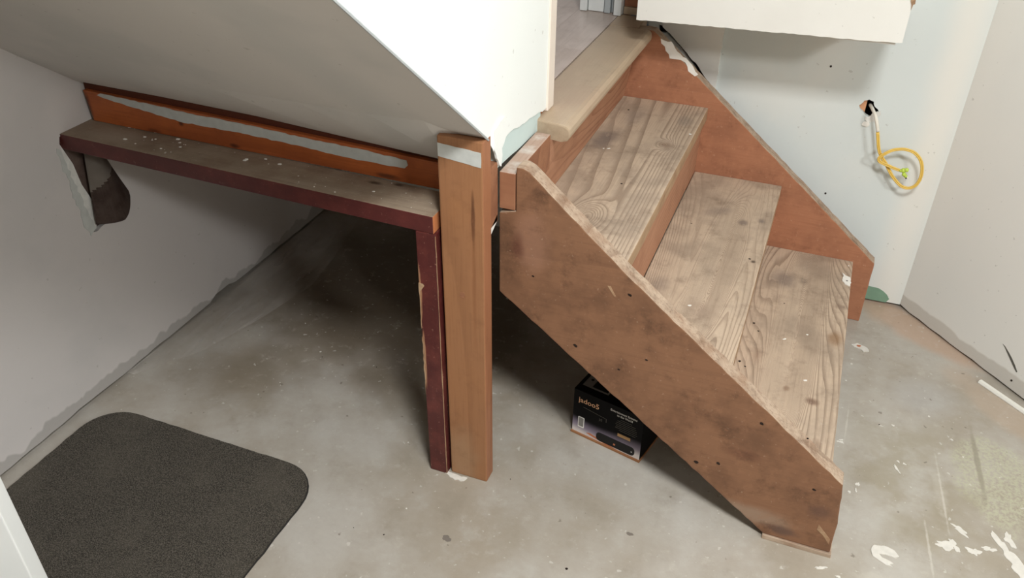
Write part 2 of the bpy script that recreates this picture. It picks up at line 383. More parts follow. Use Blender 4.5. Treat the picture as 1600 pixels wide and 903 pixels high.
M['maroon_v'] = wood('maroon_paint_upright', (80, 33, 31), (52, 22, 22), 'z', ring=6, ringstr=.1, blotch=(116, 58, 50), bl=.5, blsc=18, fib=.2, rough=.4, spec=.45, bump=.12, dust=((190, 150, 130), .5),
    stains=(((-.676, 1.235, .50), (.005, .02, .08), 0, (172, 128, 96), .8, .4), ((-.674, 1.235, .33), (.004, .02, .09), 0, (172, 128, 96), .8, .4)))
M['dusty'] = wood('dusty_plank_top', (150, 134, 116), (104, 86, 70), 'x', off=(2, 2, 9), ring=6, ringstr=.2, blotch=(120, 98, 80), bl=.6, blsc=10, fib=.3, dust=((198, 190, 178), .5),
    stains=(((-.81, 1.32, .68), (.022, .010, .1), 0, (52, 34, 24), .8), ((-.76, 1.33, .68), (.015, .008, .1), 0, (52, 34, 24), .8), ((-1.45, 1.3, .68), (.10, .04, .1), 0, (166, 152, 136), .6)))
M['raw_end'] = wood('raw_wood_end', (184, 116, 74), (140, 84, 52), 'z', ring=10)
M['stick_white'] = plain('white_plastic', (224, 222, 214), .35, .4, var=.02)
def mat_carpet():
    m = Mat('charcoal_carpet_pile', .95, .1)
    n = m.noise(420, 3, .7); b = m.noise(7, 3, .6); n2 = m.noise(130, 3, .7)
    c = m.mix(m.ramp(n, .35, .7), lin((48, 45, 40)), lin((112, 106, 97)))
    c = m.mix(m.math('MULTIPLY', m.ramp(b, .45, .7), .35), c, lin((104, 98, 88)))
    m.bump(m.math('ADD', n, n2), .9, .004)
    return m.done(c)
M['carpet'] = mat_carpet()
M['rubber'] = plain('black_rubber_edge', (44, 42, 40), .7, var=.1)
def mat_sheet():
    m = Mat('clear_plastic_film', .25, .5)
    m.b.inputs['Transmission Weight'].default_value = .0
    n = m.noise(6, 4, .6, m.mapping(sc=(3, .6, 1), rot=(0, 0, .25)))
    m.set(m.b.inputs['Alpha'], m.ramp(n, .32, 1.1, False))
    return m.done(lin((214, 208, 200)))
M['film'] = mat_sheet()
M['cable'] = plain('yellow_cable_jacket', (222, 186, 92), .45, .4, var=.05, nsc=60)
M['cable_white'] = plain('white_cable_jacket', (226, 220, 208), .5, .4, var=.04)
M['cable_green'] = plain('lime_wire_cap', (186, 208, 84), .4, .4, var=.05)
M['oldwood_bit'] = plain('bare_wood_in_hole', (206, 150, 112), .8, var=.1, nsc=60)
M['print_white'] = plain('white_print', (226, 224, 220), .5, var=0, bump=0)
M['print_orange'] = plain('cream_orange_print', (236, 190, 150), .5, var=0, bump=0)
M['print_dim'] = plain('dim_grey_print', (92, 90, 84), .5, var=0, bump=0)
M['print_tan'] = plain('tan_print_bar', (196, 156, 108), .5, var=.03, bump=0)
M['print_grey'] = plain('grey_sticker', (128, 126, 122), .5, var=.05, bump=0)
M['print_black'] = plain('black_print', (10, 9, 11), .35, var=0, bump=0)
M['card_black'] = plain('black_card', (9, 8, 9), .6, .15, var=.1, bump=.05)
M['card_brown'] = plain('brown_card', (150, 104, 70), .7, var=.08)
def mat_front():
    m = Mat('printed_card_front', .6, .12)
    z = m.axis(2); x = m.axis(0)
    lim = m.math('ADD', z, m.math('MULTIPLY', m.math('SINE', m.math('MULTIPLY', x, 26)), .006))
    c = m.mix(m.ramp(lim, .062, .03), lin((8, 7, 9)), lin((134, 124, 140)))
    c = m.mix(m.ramp(lim, .036, .008), c, lin((216, 208, 204)))
    return m.done(c)
M['card_front'] = mat_front()
M['sw_orange'] = plain('orange_print_swoosh', (178, 110, 78), .5, var=.1, nsc=20, bump=0)

# ---------------------------------------------------------------- setting: room shell
def struct(name, bm, mats, parent=None, **k):
    o = link(name, bm, mats, parent, **k)
    if not parent: o['kind'] = 'structure'
    return o
XL, YF = -1.582, 2.362
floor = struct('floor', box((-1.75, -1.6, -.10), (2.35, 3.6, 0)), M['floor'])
struct('ceiling', box((-1.75, -1.6, 2.45), (2.35, 3.6, 2.55)), M['paint_dull'])
struct('wall_back', box((-1.75, -1.6, 0), (2.35, -1.5, 2.45)), M['paint_dull'])
struct('wall_right', box((2.2, -1.5, 0), (2.35, .33, 2.45)), M['paint_dull'])

# left wall: a drywall sheet with the torn hole under the ledge, ragged along the bottom
hole = [(1.262, .676), (1.285, .680), (1.30, .681), (1.325, .681), (1.345, .676), (1.352, .648), (1.345, .60), (1.372, .54), (1.385, .497), (1.378, .44), (1.335, .425), (1.275, .422),
        (1.262, .44), (1.266, .48), (1.256, .52), (1.262, .56), (1.252, .60), (1.257, .645)]
hole = wob(hole, .012, .003, 5)
r = random.Random(3)
bot = []
y = -1.5
while y < 2.36:
    bot.append((y, .008 + .010*max(0, noise.noise(Vector((y*5, 0, 3)))) + r.random()*.003 + (.012 if 1.62 < y < 1.70 else 0)))
    y += .03
wl = struct('wall_left', prism(bot + [(2.36, .01), (2.36, 2.45), (-1.5, 2.45)], 'x', XL, XL-.012, holes=[hole]), M['paint_left'])
link('backing', box((-1.74, -1.5, 0), (-1.66, 3.5, 2.45)), M['cavity'], wl)
link('gypsum_rim', prism([(1.253, .640), (1.262, .655), (1.280, .600), (1.286, .545), (1.300, .500), (1.300, .455), (1.290, .425), (1.262, .432), (1.266, .48), (1.253, .52), (1.262, .56), (1.250, .60)],
     'x', XL-.006, XL-.016), M['gypsum'], wl)
link('torn_paper', prism(wob([(1.245, .655), (1.253, .648), (1.258, .61), (1.262, .56), (1.270, .52), (1.274, .47), (1.285, .430), (1.262, .418), (1.252, .46), (1.256, .49), (1.246, .53), (1.252, .57), (1.242, .60)], .01, .004, 9),
     'x', XL+.0005, XL+.002), M['putty'], wl)
link('stud', box((-1.66, 1.25, .30), (-1.598, 1.40, .66)), M['paper_brown'], wl)
# curled sheet of paper hanging from under the ledge
bm = bmesh.new(); grid = []
for i in range(41):
    t = i/40
    row = []
    for j in range(25):
        s = j/24
        ya = 1.312 + (1.283-1.312)*t; yb = 1.345 + (1.405-1.345)*min(1, t*1.1)
        zz = .645 - .205*t - .012*math.sin(s*2.6)*t + (.05*t*t if s > .5 else 0)*(s-.5)
        yy = ya + (yb-ya)*s
        xx = XL + .004 + .030*math.sin(math.pi*min(1, s*1.0)) * (.35+.65*t)
        row.append(bm.verts.new((xx, yy, zz)))
    grid.append(row)
for i in range(40):
    for j in range(24):
        bm.faces.new((grid[i][j], grid[i][j+1], grid[i+1][j+1], grid[i+1][j]))
def flap_pick(f):
    c = f.calc_center_median(); t = (.645-c.z)/.205
    return 1 if t > .46 - 2.2*(c.y-1.36) else 0
ext = bmesh.ops.solidify(bm, geom=bm.faces[:], thickness=.0012)
link('paper_flap', bm, [M['kraft'], M['paper_brown']], wl, smooth=True, pick=flap_pick)

# far wall: drywall sheet with the cable hole; the opening to the landing is left of the studs
ohole = wob([(.093, .603), (.104, .619), (.116, .624), (.128, .620), (.133, .607), (.143, .600), (.147, .588), (.136, .580), (.125, .576), (.112, .583), (.10, .592)], .006, .0016, 4)
crack = [(-.474, .735), (-.45, .735), (-.405, .70), (-.36, .65), (-.33, .60), (-.315, .575), (-.305, .600), (-.34, .645), (-.385, .69), (-.42, .725), (-.445, .750), (-.474, .757)]
wf = struct('wall_far', prism([(-.505, .010), (.345, .010), (.345, 2.45), (-.505, 2.45)], 'y', YF, YF+.012, holes=[ohole, crack]), M['paint_far'])
link('backing', box((-.505, YF+.09, 0), (.50, YF+.13, 2.45)), M['cavity'], wf)
link('wood_scrap', box((.088, YF+.013, .575), (.112, YF+.03, .63)), M['oldwood_bit'], wf)
link('lower_panel', box((-1.66, YF, 0), (-.505, YF+.1, .70)), M['paint_plain'], wf)
link('drywall_patch', prism(wob([(-.462, .755), (-.439, .739), (-.395, .699), (-.349, .657), (-.319, .621), (-.293, .595), (-.292, 1.0), (-.462, 1.0)], .012, .0016, 3), 'y', YF-.012, YF), M['paint_plain'], wf)
link('bare_green_patch', prism([(.235, .008), (.305, .008), (.312, .022), (.302, .036), (.290, .045), (.275, .052), (.235, .054)], 'y', YF-.0012, YF), M['green_dark'], wf)
link('nail', prism(blobpoly(.063, .331, .003, .003, n=8, rag=.1), 'y', YF-.001, YF), M['nail'], wf)
link('nail', prism(blobpoly(.0, .70, .003, .003, n=8, rag=.1), 'y', YF-.001, YF), M['nail'], wf)
link('gypsum_rim', prism(wob([(.126, .578), (.134, .590), (.150, .598), (.154, .588), (.146, .578), (.150, .568), (.140, .566), (.128, .560), (.118, .566), (.116, .576)], .004, .0012, 8), 'y', YF-.003, YF), M['gypsum'], wf)
link('plaster_chip', prism(blobpoly(.122, .556, .009, .008, n=12, rag=.2, seed=3), 'y', YF-.004, YF), M['plaster'], wf)
# angled right-hand wall
def angled(name, u0, u1, z0, z1, d0, d1, mat, parent=None, poly=None):
    e = Vector((.671, -.741, 0)); n = Vector((.741, .671, 0)); o = Vector((.346, 2.363, 0))
    pl = poly or [(u0, z0), (u1, z0), (u1, z1), (u0, z1)]
    b = prism(pl, 'y', d0, d1)
    for v in b.verts:
        u, d, z = v.co; v.co = o + e*u + n*d + Vector((0, 0, z))
    bmesh.ops.recalc_face_normals(b, faces=b.faces)
    return link(name, b, mat, parent)
rr = random.Random(8)
pl = [(-.01, .013)] + [(i*.04, .006 + rr.random()*.003) for i in range(1, 68)] + [(2.77, .012), (2.77, 2.45), (-.01, 2.45)]
wr = angled('wall_angled', 0, 0, 0, 0, 0, .012, M['paint_right'], poly=pl); wr['kind'] = 'structure'
angled('backing', -.2, 2.9, 0, 2.45, .06, .10, M['cavity'], wr)
angled('nail', 0, 0, 0, 0, -.001, 0, M['nail'], wr, poly=blobpoly(.404, .031, .003, .003, n=8, rag=.1))
angled('scuff_mark', 0, 0, 0, 0, -.0006, 0, M['print_dim'], wr, poly=[(.343, .109), (.352, .104), (.364, .094), (.378, .083), (.394, .070), (.407, .061), (.409, .064), (.396, .077), (.380, .090), (.366, .099), (.352, .107)])

# stairwell wall (bright, faces the steps) and the sloping soffit under the upper flight
def sz(y): return .799 + .793*(1.323-y)
XW = -.539
slope = [(-.76, 2.45)] + [(y, sz(y)) for y in (-.5, 0, .5, .9, 1.15, 1.27)]
rag = wob([(1.30, .806), (1.312, .790), (1.322, .776), (1.330, .800), (1.345, .806), (1.352, .812), (1.40, .812), (1.47, .800), (1.55, .790), (1.575, .785), (1.60, .786)], .012, .003, 12, keep=(10,))
ws = struct('wall_stairwell', prism(slope + rag + [(1.60, 2.45)], 'x', XW, XW-.0018), M['paint_stair'])
link('green_drywall', prism(wob([(1.318, .764), (1.556, .750), (1.562, 1.0), (1.27, 1.0), (1.318, .80)], .03, .0008, 2), 'x', XW-.0022, XW-.0145), M['greenboard'], ws)
link('drywall_core', prism([(-.76, 2.45)] + [(y, sz(y)+.01) for y in (0, .7, 1.2)] + [(1.31, .86), (1.585, .86), (1.585, 2.45)], 'x', XW-.025, XW-.10), M['paint_plain'], ws)
link('jamb', box((-.66, 1.585, .7785), (XW+.004, 1.622, 2.45), .002), M['cream_jamb'], ws)
link('bare_jamb_foot', box((-.56, 1.566, .779), (XW-.004, 1.585, .83), .001), M['raw_end'], ws)
# torn paper corner
link('torn_paper', prism(wob([(1.295, .81), (1.306, .790), (1.318, .772), (1.327, .765), (1.333, .785), (1.331, .80), (1.35, .815), (1.38, .83), (1.34, .86), (1.29, .85)], .01, .002, 6), 'x', XW+.003, XW-.001), M['paint_stair'], ws)
link('corner_bead', tube([(XW+.001, y, sz(y)) for y in (-.7, 0, .5, .9, 1.1, 1.27)], .0022, 6), M['grey_trim'], ws)
bm = bmesh.new(); rows = []
xs_ = [-1.60, -1.35, -1.1, -.9, -.75, -.64, -.54]
ends = [(1.349, .777), (1.352, .773), (1.350, .768), (1.345, .760), (1.345, .752), (1.343, .748), (1.318, .805)]
for k, yy in enumerate((-.76, -.2, .3, .8, 1.1, 1.22, None)):
    row = []
    for x, (ye, ze) in zip(xs_, ends):
        if yy is None: row.append(bm.verts.new((x, ye, ze)))
        else:
            sag = .006*max(0, (yy-.9)/.4)*(1 if x < -.7 else 0)
            row.append(bm.verts.new((x, yy, sz(yy)-sag)))
    rows.append(row)
for i in range(6):
    for j in range(6): bm.faces.new((rows[i][j], rows[i+1][j], rows[i+1][j+1], rows[i][j+1]))
bmesh.ops.recalc_face_normals(bm, faces=bm.faces)
if sum(f.normal.z for f in bm.faces) > 0: bmesh.ops.reverse_faces(bm, faces=bm.faces)
ex = bmesh.ops.extrude_face_region(bm, geom=bm.faces[:])
bmesh.ops.translate(bm, verts=[g_ for g_ in ex['geom'] if isinstance(g_, bmesh.types.BMVert)], vec=(0, 0, .014))
bmesh.ops.recalc_face_normals(bm, faces=bm.faces)
struct('ceiling_soffit', bm, M['paint_soffit'])

# door slab just inside the left edge of the frame
b = prism([(0, .01), (.75, .01), (.75, 2.03), (0, 2.03)], 'y', -.035, 0, .002)
dr = empty('door_1', (-1.05, .533, 0), rz=math.radians(205)); dr['kind'] = 'structure'
link('door_slab', b, M['white_trim'], dr, local=True)
for z in (.25, 1.1):
    link('door_panel', prism([(.12, z), (.63, z), (.63, z+.7), (.12, z+.7)], 'y', -.037, -.0355, 0), M['white_trim'], dr, local=True)

# ceiling lamp housing (above and behind the camera)
for (lx, ly, lab) in ((.32, .10, 'square white ceiling lamp above the foot of the stairs'), (2.0, -.60, 'square white ceiling lamp by the right-hand wall')):
    lamp = empty('ceiling_lamp', (lx, ly, 2.45), lab, 'lamp', group='ceiling lamps')
    link('lamp_base', box((lx-.22, ly-.22, 2.40), (lx+.22 if lx < 1 else 2.19, ly+.22, 2.449), .005), M['white_trim'], lamp)

# ---------------------------------------------------------------- landing
def shear_x(b):      # the top riser and the header lean back a little towards their foot
    for v in b.verts:
        if v.co.x > -.53: v.co.x -= .024*max(0, .74-v.co.z)/.156
    return b
ld = empty('stair_landing', (-.50, 1.85, .74), 'raised plank landing with thick pale oak nosing at the top of the steps', 'landing')
nos = bmesh.new()
prof = [(-.545, .7405), (-.482, .7405), (-.472, .744), (-.4665, .752), (-.465, .760), (-.4665, .770), (-.473, .7765), (-.482, .778), (-.585, .778), (-.585, .7405)]
nb = prism(prof, 'y', 1.525, 2.236)
for v in nb.verts:     # the near end is cut slightly askew
    if v.co.y < 1.6: v.co.y += (-.465-v.co.x)*.18
bevel(nb, .004, 2, .9)
join(nb, box((-.5855, 2.2362, .7405), (-.5065, 2.3435, .7778)))
link('nosing', nb, M['nosing'], ld)
xs = -.587
k = 0
segs = [(1.0, 1.9, 3.4), (1.0, 2.45, 3.4), (1.0, 2.15, 3.4), (1.0, 2.7, 3.4)]
for i in range(8):
    w = .1225
    cuts = [1.63, (2.0, 2.5, 2.2, 2.75)[i % 4], 3.42]
    for a, c in zip(cuts[:-1], cuts[1:]):
        x1 = xs - i*w; x0 = max(x1 - w + .0004, XL)
        link('floor_plank', box((x0, a, .764), (x1, c-.0005, .7778)), M['laminate'], ld, origin=((x0+x1)/2, a, .764))
link('subfloor', box((XL+.001, 1.40, .7405), (-.586, 3.42, .7635)), M['header'], ld)
link('drywall_scrap', prism([(1.286, .640), (1.317, .655), (1.317, .668), (1.286, .653)], 'x', XW-.001, XW-.012), M['plaster'], ws)

# casings and stud at the far end of the landing
tr = empty('trim_1', (-.63, 2.34, .778)); tr['kind'] = 'structure'
for (x0, x1, y0, m_) in ((-.703, -.682, 2.335, 'white_trim'), (-.680, -.634, 2.343, 'white_trim'), (-.631, -.614, 2.336, 'grey_trim'), (-.612, -.602, 2.345, 'grey_trim'), (-.600, -.579, 2.322, 'white_trim')):
    link('casing', box((x0, y0, .779), (x1, 2.38, 2.45), .002), M[m_], tr)
link('stud', box((-.577, 2.352, .80), (-.507, 2.40, 2.45), .002), M['stringer_far'], tr)
link('stud_foot', box((-.577, 2.345, .779), (-.507, 2.40, .800), .002), M['nosing'], tr)
struct('wall_landing', box((-1.75, 3.45, .74), (-.40, 3.55, 2.45)), M['paint_plain'])
struct('wall_landing_side', box((-.55, 2.41, .74), (-.50, 3.45, 2.45)), M['paint_plain'])

# ---------------------------------------------------------------- wooden staircase
st = empty('wooden_staircase', (-.16, 1.8, 0), 'worn three-step wooden staircase with open brown side boards', 'staircase')
near = wob([(-.538, .487), (.076, .0125), (.213, .0125), (.210, .10), (.1965, .209), (-.262, .577), (-.477, .766), (-.490, .772), (-.5035, .772), (-.5035, .679), (-.538, .670)], .018, .0012, 21, keep=(8, 9, 10, 1))
def top_pick(f): return 1 if f.normal.z > .45 else 0
link('stringer', prism(near, 'y', 1.321, 1.359, .0025), [M['stringer_near'], M['stringer_top']], st, pick=top_pick, origin=(0, 1.321, 0))
link('header_board', box((-.538, 1.3215, .680), (-.5055, 1.522, .757), .002), [M['header'], M['header_top']], st, pick=lambda f: 1 if f.normal.z > .7 else 0)
link('shim', prism([(.074, 0), (.217, 0), (.216, .011), (.074, .0115)], 'y', 1.3175, 1.361, .001), M['stringer_top'], st)
far = wob([(-.54, .49), (.10, 0), (.235, 0), (.2315, .200), (-.463, .775), (-.5055, .775), (-.5055, .739), (-.54, .70)], .018, .001, 22)
link('stringer', prism(far, 'y', 2.24, 2.278, .0025), [M['stringer_far'], M['stringer_top']], st, pick=top_pick)
E_ = .0008
def tread(i, x0, x1, zt, mt):
    b = box((x0, 1.3592, zt-.038), (x1, 2.2398, zt), 0)
    bmesh.ops.subdivide_edges(b, edges=[e for e in b.edges if abs((e.verts[0].co-e.verts[1].co).y) > .5], cuts=30)
    for v in b.verts:
        if v.co.x > x1-.001 and 1.37 < v.co.y < 2.23: v.co.x += .0012*noise.noise(Vector((v.co.y*9, i, v.co.z*40)))
    bevel(b, .0028, 2)
    return link('tread', b, [mt, M['tread_edge']], st, pick=lambda f: 1 if f.normal.x > .6 else 0, origin=(0, 0, 0))
t1 = tread(1, -.532, -.290, .5835, M['tread1'])
t2 = tread(2, -.302, -.057, .389, M['tread2'])
t3 = tread(3, -.066, .176, .1945, M['tread3'])
def riser(xb, xt, zb, zt, th=.02):
    b = prism([(xb, zb), (xt, zt), (xt-th, zt), (xb-th, zb)], 'y', 1.3594, 2.2396, 0)
    return link('riser', b, M['riser'], st)
link('riser', shear_x(prism([(1.3594, .584), (2.2396, .584), (2.2396, .740), (1.5225, .740), (1.5225, .6795), (1.3594, .6795)], 'x', -.527, -.5055)), M['riser'], st)
riser(-.303, -.300, .3895, .545)
riser(-.067, -.066, .195, .3505)
for (x, z, s) in ((-.465, .541, .0018), (-.267, .546, .0028), (-.369, .394, .0032), (-.274, .36, .002), (-.22, .401, .002), (.021, .313, .003), (-.045, .178, .003), (.148, .177, .0026), (-.089, .165, .0035), (.11, .305, .0015)):
    link('nail', prism(blobpoly(x, z, s*1.5, s, -.4, 9, .2, int(s*1e5)), 'y', 1.3203, 1.3215), M['nail'], st)
link('gouge', prism([(-.312, .556), (-.305, .546), (-.297, .535), (-.294, .536), (-.300, .546), (-.306, .5565)], 'y', 1.3203, 1.3215), M['tread_edge'], st)
link('gouge', prism([(.176, .085), (.205, .052), (.206, .036), (.190, .058), (.175, .070)], 'y', 1.3203, 1.3215), M['tread_edge'], st)
link('plaster_smear', prism(wob([(-.442, .756), (-.412, .752), (-.385, .722), (-.345, .690), (-.330, .672), (-.338, .666), (-.358, .678), (-.368, .700), (-.396, .706), (-.412, .706), (-.425, .725)], .01, .004, 4), 'y', 2.2392, 2.2402), M['plaster'], st)
link('plaster_chip', prism(wob([(.150, 2.165), (.160, 2.150), (.172, 2.146), (.176, 2.118), (.172, 2.098), (.160, 2.106), (.152, 2.125), (.155, 2.145)], .006, .0015, 3), 'z', .1944, .197), M['plaster'], st)
link('plaster_chip', prism(blobpoly(.1645, 2.123, .0028, .003, n=8, rag=.1), 'z', .197, .1973), M['print_grey'], st)
for (x, y, z, sx, sy) in ((-.175, 1.475, .389, .012, .004), (-.18, 1.56, .389, .004, .003), (-.300, 2.04, .5835, .004, .003), (-.47, 1.875, .5835, .004, .002),
                          (-.482, 1.87, .5835, .002, .002), (.098, 1.645, .1945, .004, .003), (.086, 1.83, .1945, .003, .002), (.035, 1.79, .1945, .006, .002), (.165, 2.21, .1945, .002, .002)):
    link('plaster_chip', prism(blobpoly(x, y, sx, sy, .6, 10, .3, int(abs(x)*1e4)), 'z', z-.0002, z+.0007), M['plaster'], st)
for (x, y, z, s) in ((-.39, 1.70, .5835, .003), (-.49, 2.14, .5835, .003), (-.36, 1.43, .5835, .0026), (-.085, 1.81, .389, .0032), (-.25, 1.93, .389, .002), (.017, 1.95, .1945, .002),
                     (-.045, 1.83, .1945, .0035), (-.03, 1.80, .1945, .0025), (-.055, 1.66, .1945, .0035), (-.04, 1.645, .1945, .0025)):
    link('nail', prism(blobpoly(x, y, s, s*.9, 0, 9, .2, int(s*1e5)), 'z', z-.0002, z+.0004), M['nail'], st)

# ---------------------------------------------------------------- post, beam, maroon ledge
po = empty('wooden_post', (-.583, 1.264, 0), 'upright orange pine post under the corner of the white stairwell', 'post')
link('timber', box((-.628, 1.2455, 0), (-.5385, 1.2835, .846), .003), [M['post'], M['post_side']], po, pick=lambda f: 1 if f.normal.x > .7 else 0, origin=(0, 0, 0))
link('paint_stripe', prism(wob([(-.6265, .806), (-.542, .797), (-.542, .826), (-.6265, .832)], .012, .0006, 3), 'y', 1.2447, 1.2457), M['putty'], po)
link('knot', prism(blobpoly(-.586, .512, .006, .007, n=14, rag=.1), 'y', 1.2452, 1.2457), M['header'], po)
bk = link('wood_block', box((-.62, 1.2845, .652), (-.540, 1.3195, .778), .0015), M['header'], po)

be = empty('wooden_beam', (-1.1, 1.36, .69), 'orange fir beam with a grey paint stripe below the sloping ceiling', 'beam')
def skew(b, y0, y1, x0=-1.575, x1=-.63):
    for v in b.verts: v.co.y += y0 + (y1-y0)*(v.co.x-x0)/(x1-x0)
    return b
fb = prism([(-1.574, .756), (-1.566, .6835), (-.63, .6835), (-.63, .741), (-.9, .746), (-1.2, .751)], 'y', 0, .011, .001)
link('timber', skew(fb, 1.352, 1.340), M['beam'], be, origin=(0, 0, 0))
bb = prism([(-1.58, .742), (-.63, .735), (-.63, .757), (-.9, .763), (-1.3, .775), (-1.5, .779), (-1.58, .783)], 'y', .0115, .06, .001)
link('back_board', skew(bb, 1.352, 1.340), M['beam_back'], be)
sp_ = wob([(-1.522, .7555), (-1.534, .7500), (-1.50, .744), (-1.309, .7235), (-1.139, .728-.004), (-.98, .720), (-.859, .714), (-.75, .716), (-.742, .724), (-.745, .734), (-.857, .740), (-.993, .741), (-1.103, .746), (-1.268, .7475)], .012, .0012, 31)
link('paint_stripe', skew(prism(sp_, 'y', -.0012, 0), 1.352, 1.340), M['putty'], be)

lg = empty('wooden_ledge', (-.66, 1.25, 0), 'dusty maroon plank ledge on a narrow maroon leg beside the orange post', 'ledge')
pb = box((-1.60, 0, .6445), (-.6385, .100, .682), .0018)
for v in pb.verts:
    k = (v.co.x+.6385)/(-1.545+.6385); v.co.y += 1.2355 + .028*k
link('plank', pb, [M['maroon'], M['dusty'], M['raw_end']], lg, pick=lambda f: 1 if f.normal.z > .7 else (2 if f.normal.x > .8 else 0), origin=(0, 0, 0))
legp = box((-.6775, 1.2355, 0), (-.6345, 1.275, .6442), .0022)
link('leg', legp, [M['maroon_v'], M['raw_end']], lg, origin=(0, 0, 0), pick=lambda f: 0)
link('bare_edge', prism(wob([(-.6358, .0), (-.6345, .0), (-.6345, .64), (-.6355, .64)], .02, .0005, 4), 'y', 1.2351, 1.2362), M['tread_edge'], lg)
link('chip', prism(wob([(-.6775, .525), (-.668, .524), (-.665, .520), (-.670, .512), (-.6750, .505), (-.6755, .44), (-.6775, .41)], .01, .0008, 4), 'y', 1.2350, 1.2360), M['tread_edge'], lg)
link('chip', prism(wob([(-.6775, .39), (-.6735, .37), (-.675, .27), (-.6775, .23)], .01, .001, 5), 'y', 1.2350, 1.2360), M['tread_edge'], lg)
# crumbs of plaster fallen on the plank
bm = bmesh.new(); rc = random.Random(11)
for i in range(46):
    x = -1.5 + rc.random()*.85; k = (x+.6385)/(-.9065); y = 1.245 + .028*k + rc.random()*.085; s = .0008 + rc.random()**3*.004
    if i > 30: x = -1.40 + rc.random()*.14
    b2 = bmesh.new(); bmesh.ops.create_icosphere(b2, subdivisions=1, radius=s)
    for v in b2.verts: v.co = Vector((v.co.x*1.4, v.co.y, max(0, v.co.z*.6))) * (.8+.4*rc.random()) + Vector((x, y, .682))
    join(bm, b2)
o = link('plaster_crumbs', bm, M['plaster'], None, origin=(-1.1, 1.29, .682))
tag(o, 'tiny white plaster crumbs scattered on the maroon ledge', 'debris', kind='stuff')

# ---------------------------------------------------------------- boxed bulkhead on the far wall
bx = empty('wall_box', (-.17, 2.20, .86), 'white boxed panel jutting from the far wall above the steps', 'box')
pf = wob([(-.469, .855), (.06, .868), (.137, .872), (.137, 1.35), (-.469, 1.35)], .012, .0011, 14, keep=(2, 3, 4))
link('front_panel', prism(pf, 'y', 2.045, 2.057), M['paint_box'], bx)
link('side_panel', box((.125, 2.0575, .873), (.137, YF-.001, 1.35)), M['paint_box'], bx)
link('side_panel', box((-.469, 2.0575, .858), (-.457, YF-.001, 1.35)), M['paint_box'], bx)
link('bottom_panel', box((-.4565, 2.0575, .875), (.1245, YF-.001, .862)), M['paint_box'], bx)
link('top_panel', box((-.4565, 2.0575, 1.338), (.1245, YF-.001, 1.35)), M['paint_box'], bx)
link('torn_edge', prism([(.131, .964), (.1352, .955), (.137, .944), (.1385, .956), (.142, .958), (.141, .968), (.133, .970)], 'y', 2.0435, 2.0455), M['tread_edge'], bx)

# ---------------------------------------------------------------- yellow cable
YC = 2.31
cp = [(.1388, .5949), (.1487, .5724), (.1579, .5414), (.1688, .5061), (.1817, .4854), (.1958, .469), (.2149, .4427), (.2321, .4245), (.2492, .414), (.2679, .412), (.2829, .4235), (.2891, .4481),
      (.2851, .4769), (.2739, .4998), (.2558, .5151), (.2369, .52), (.2228, .5196), (.203, .5133), (.1875, .5032), (.1761, .4907), (.175, .480), (.1844, .4741), (.1993, .4696), (.2168, .4644), (.2321, .4608)]
path = []
for i, (x, z) in enumerate(cp):
    path.append((x, YC + (.006 if i < 8 else (-.004 if i > 17 else 0)), z))
ca = empty('electrical_cable', (.135, YF, .59), 'yellow looped electrical cable hanging from a hole in the far wall', 'cable')
sp = spline(path, 5)
for dxx in (-.0021, .0021):
    pp = []
    for i, p in enumerate(sp):
        a = sp[max(0, i-1)]; c = sp[min(len(sp)-1, i+1)]; t = (c-a).normalized(); s = Vector((-t.z, 0, t.x))
        pp.append(p + s*dxx)
    link('sheath', tube(pp[8:], .0024, 8), M['cable'], ca, smooth=True)
link('white_sheath', tube(spline([(.122, YF+.02, .603), (.128, YF-.004, .602), (.1388, YC+.012, .5949), (.1487, YC+.006, .5724), (.1535, YC+.006, .557)], 4), .0045, 8), M['cable_white'], ca, smooth=True)
cap = bmesh.new()
for (x, z, s, yy) in ((.236, .460, .0045, 0), (.242, .462, .007, 0), (.249, .466, .006, -.003), (.246, .452, .006, -.002), (.251, .447, .005, 0)):
    b2 = bmesh.new(); bmesh.ops.create_icosphere(b2, subdivisions=2, radius=s); bmesh.ops.translate(b2, verts=b2.verts, vec=(x, YC-.004+yy, z)); join(cap, b2)
link('wire_cap', cap, M['cable_green'], ca, smooth=True)
link('wire_end', tube([(.253, YC-.004, .447), (.259, YC-.005, .441)], .0018, 6), M['cable_white'], ca)
link('wire_end', tube([(.252, YC-.004, .444), (.2545, YC-.005, .440)], .0018, 6), M['black'], ca)

# ---------------------------------------------------------------- mat, plastic film, strip, splats
mt = empty('doormat', (-1.2, .6, 0), 'charcoal grey carpet mat with rounded corners by the left wall', 'mat')
def rrect(x0, y0, x1, y1, r, n=8):
    o = []
    for (cx, cy, a0) in ((x1-r, y1-r, 0), (x0+r, y1-r, 90), (x0+r, y0+r, 180), (x1-r, y0+r, 270)):
        for i in range(n+1):
            a = math.radians(a0+90*i/n); o.append((cx+r*math.cos(a), cy+r*math.sin(a)))
    return o
mo = wob(rrect(-1.535, .12, -.898, 1.122, .095), .02, .0012, 41)
link('carpet_pile', prism(mo, 'z', .003, .009, .0), M['carpet'], mt)
link('backing', prism([(-1.2165+(x+1.2165)*1.006, .621+(y-.621)*1.006) for x, y in mo], 'z', 0, .004, 0), M['rubber'], mt)

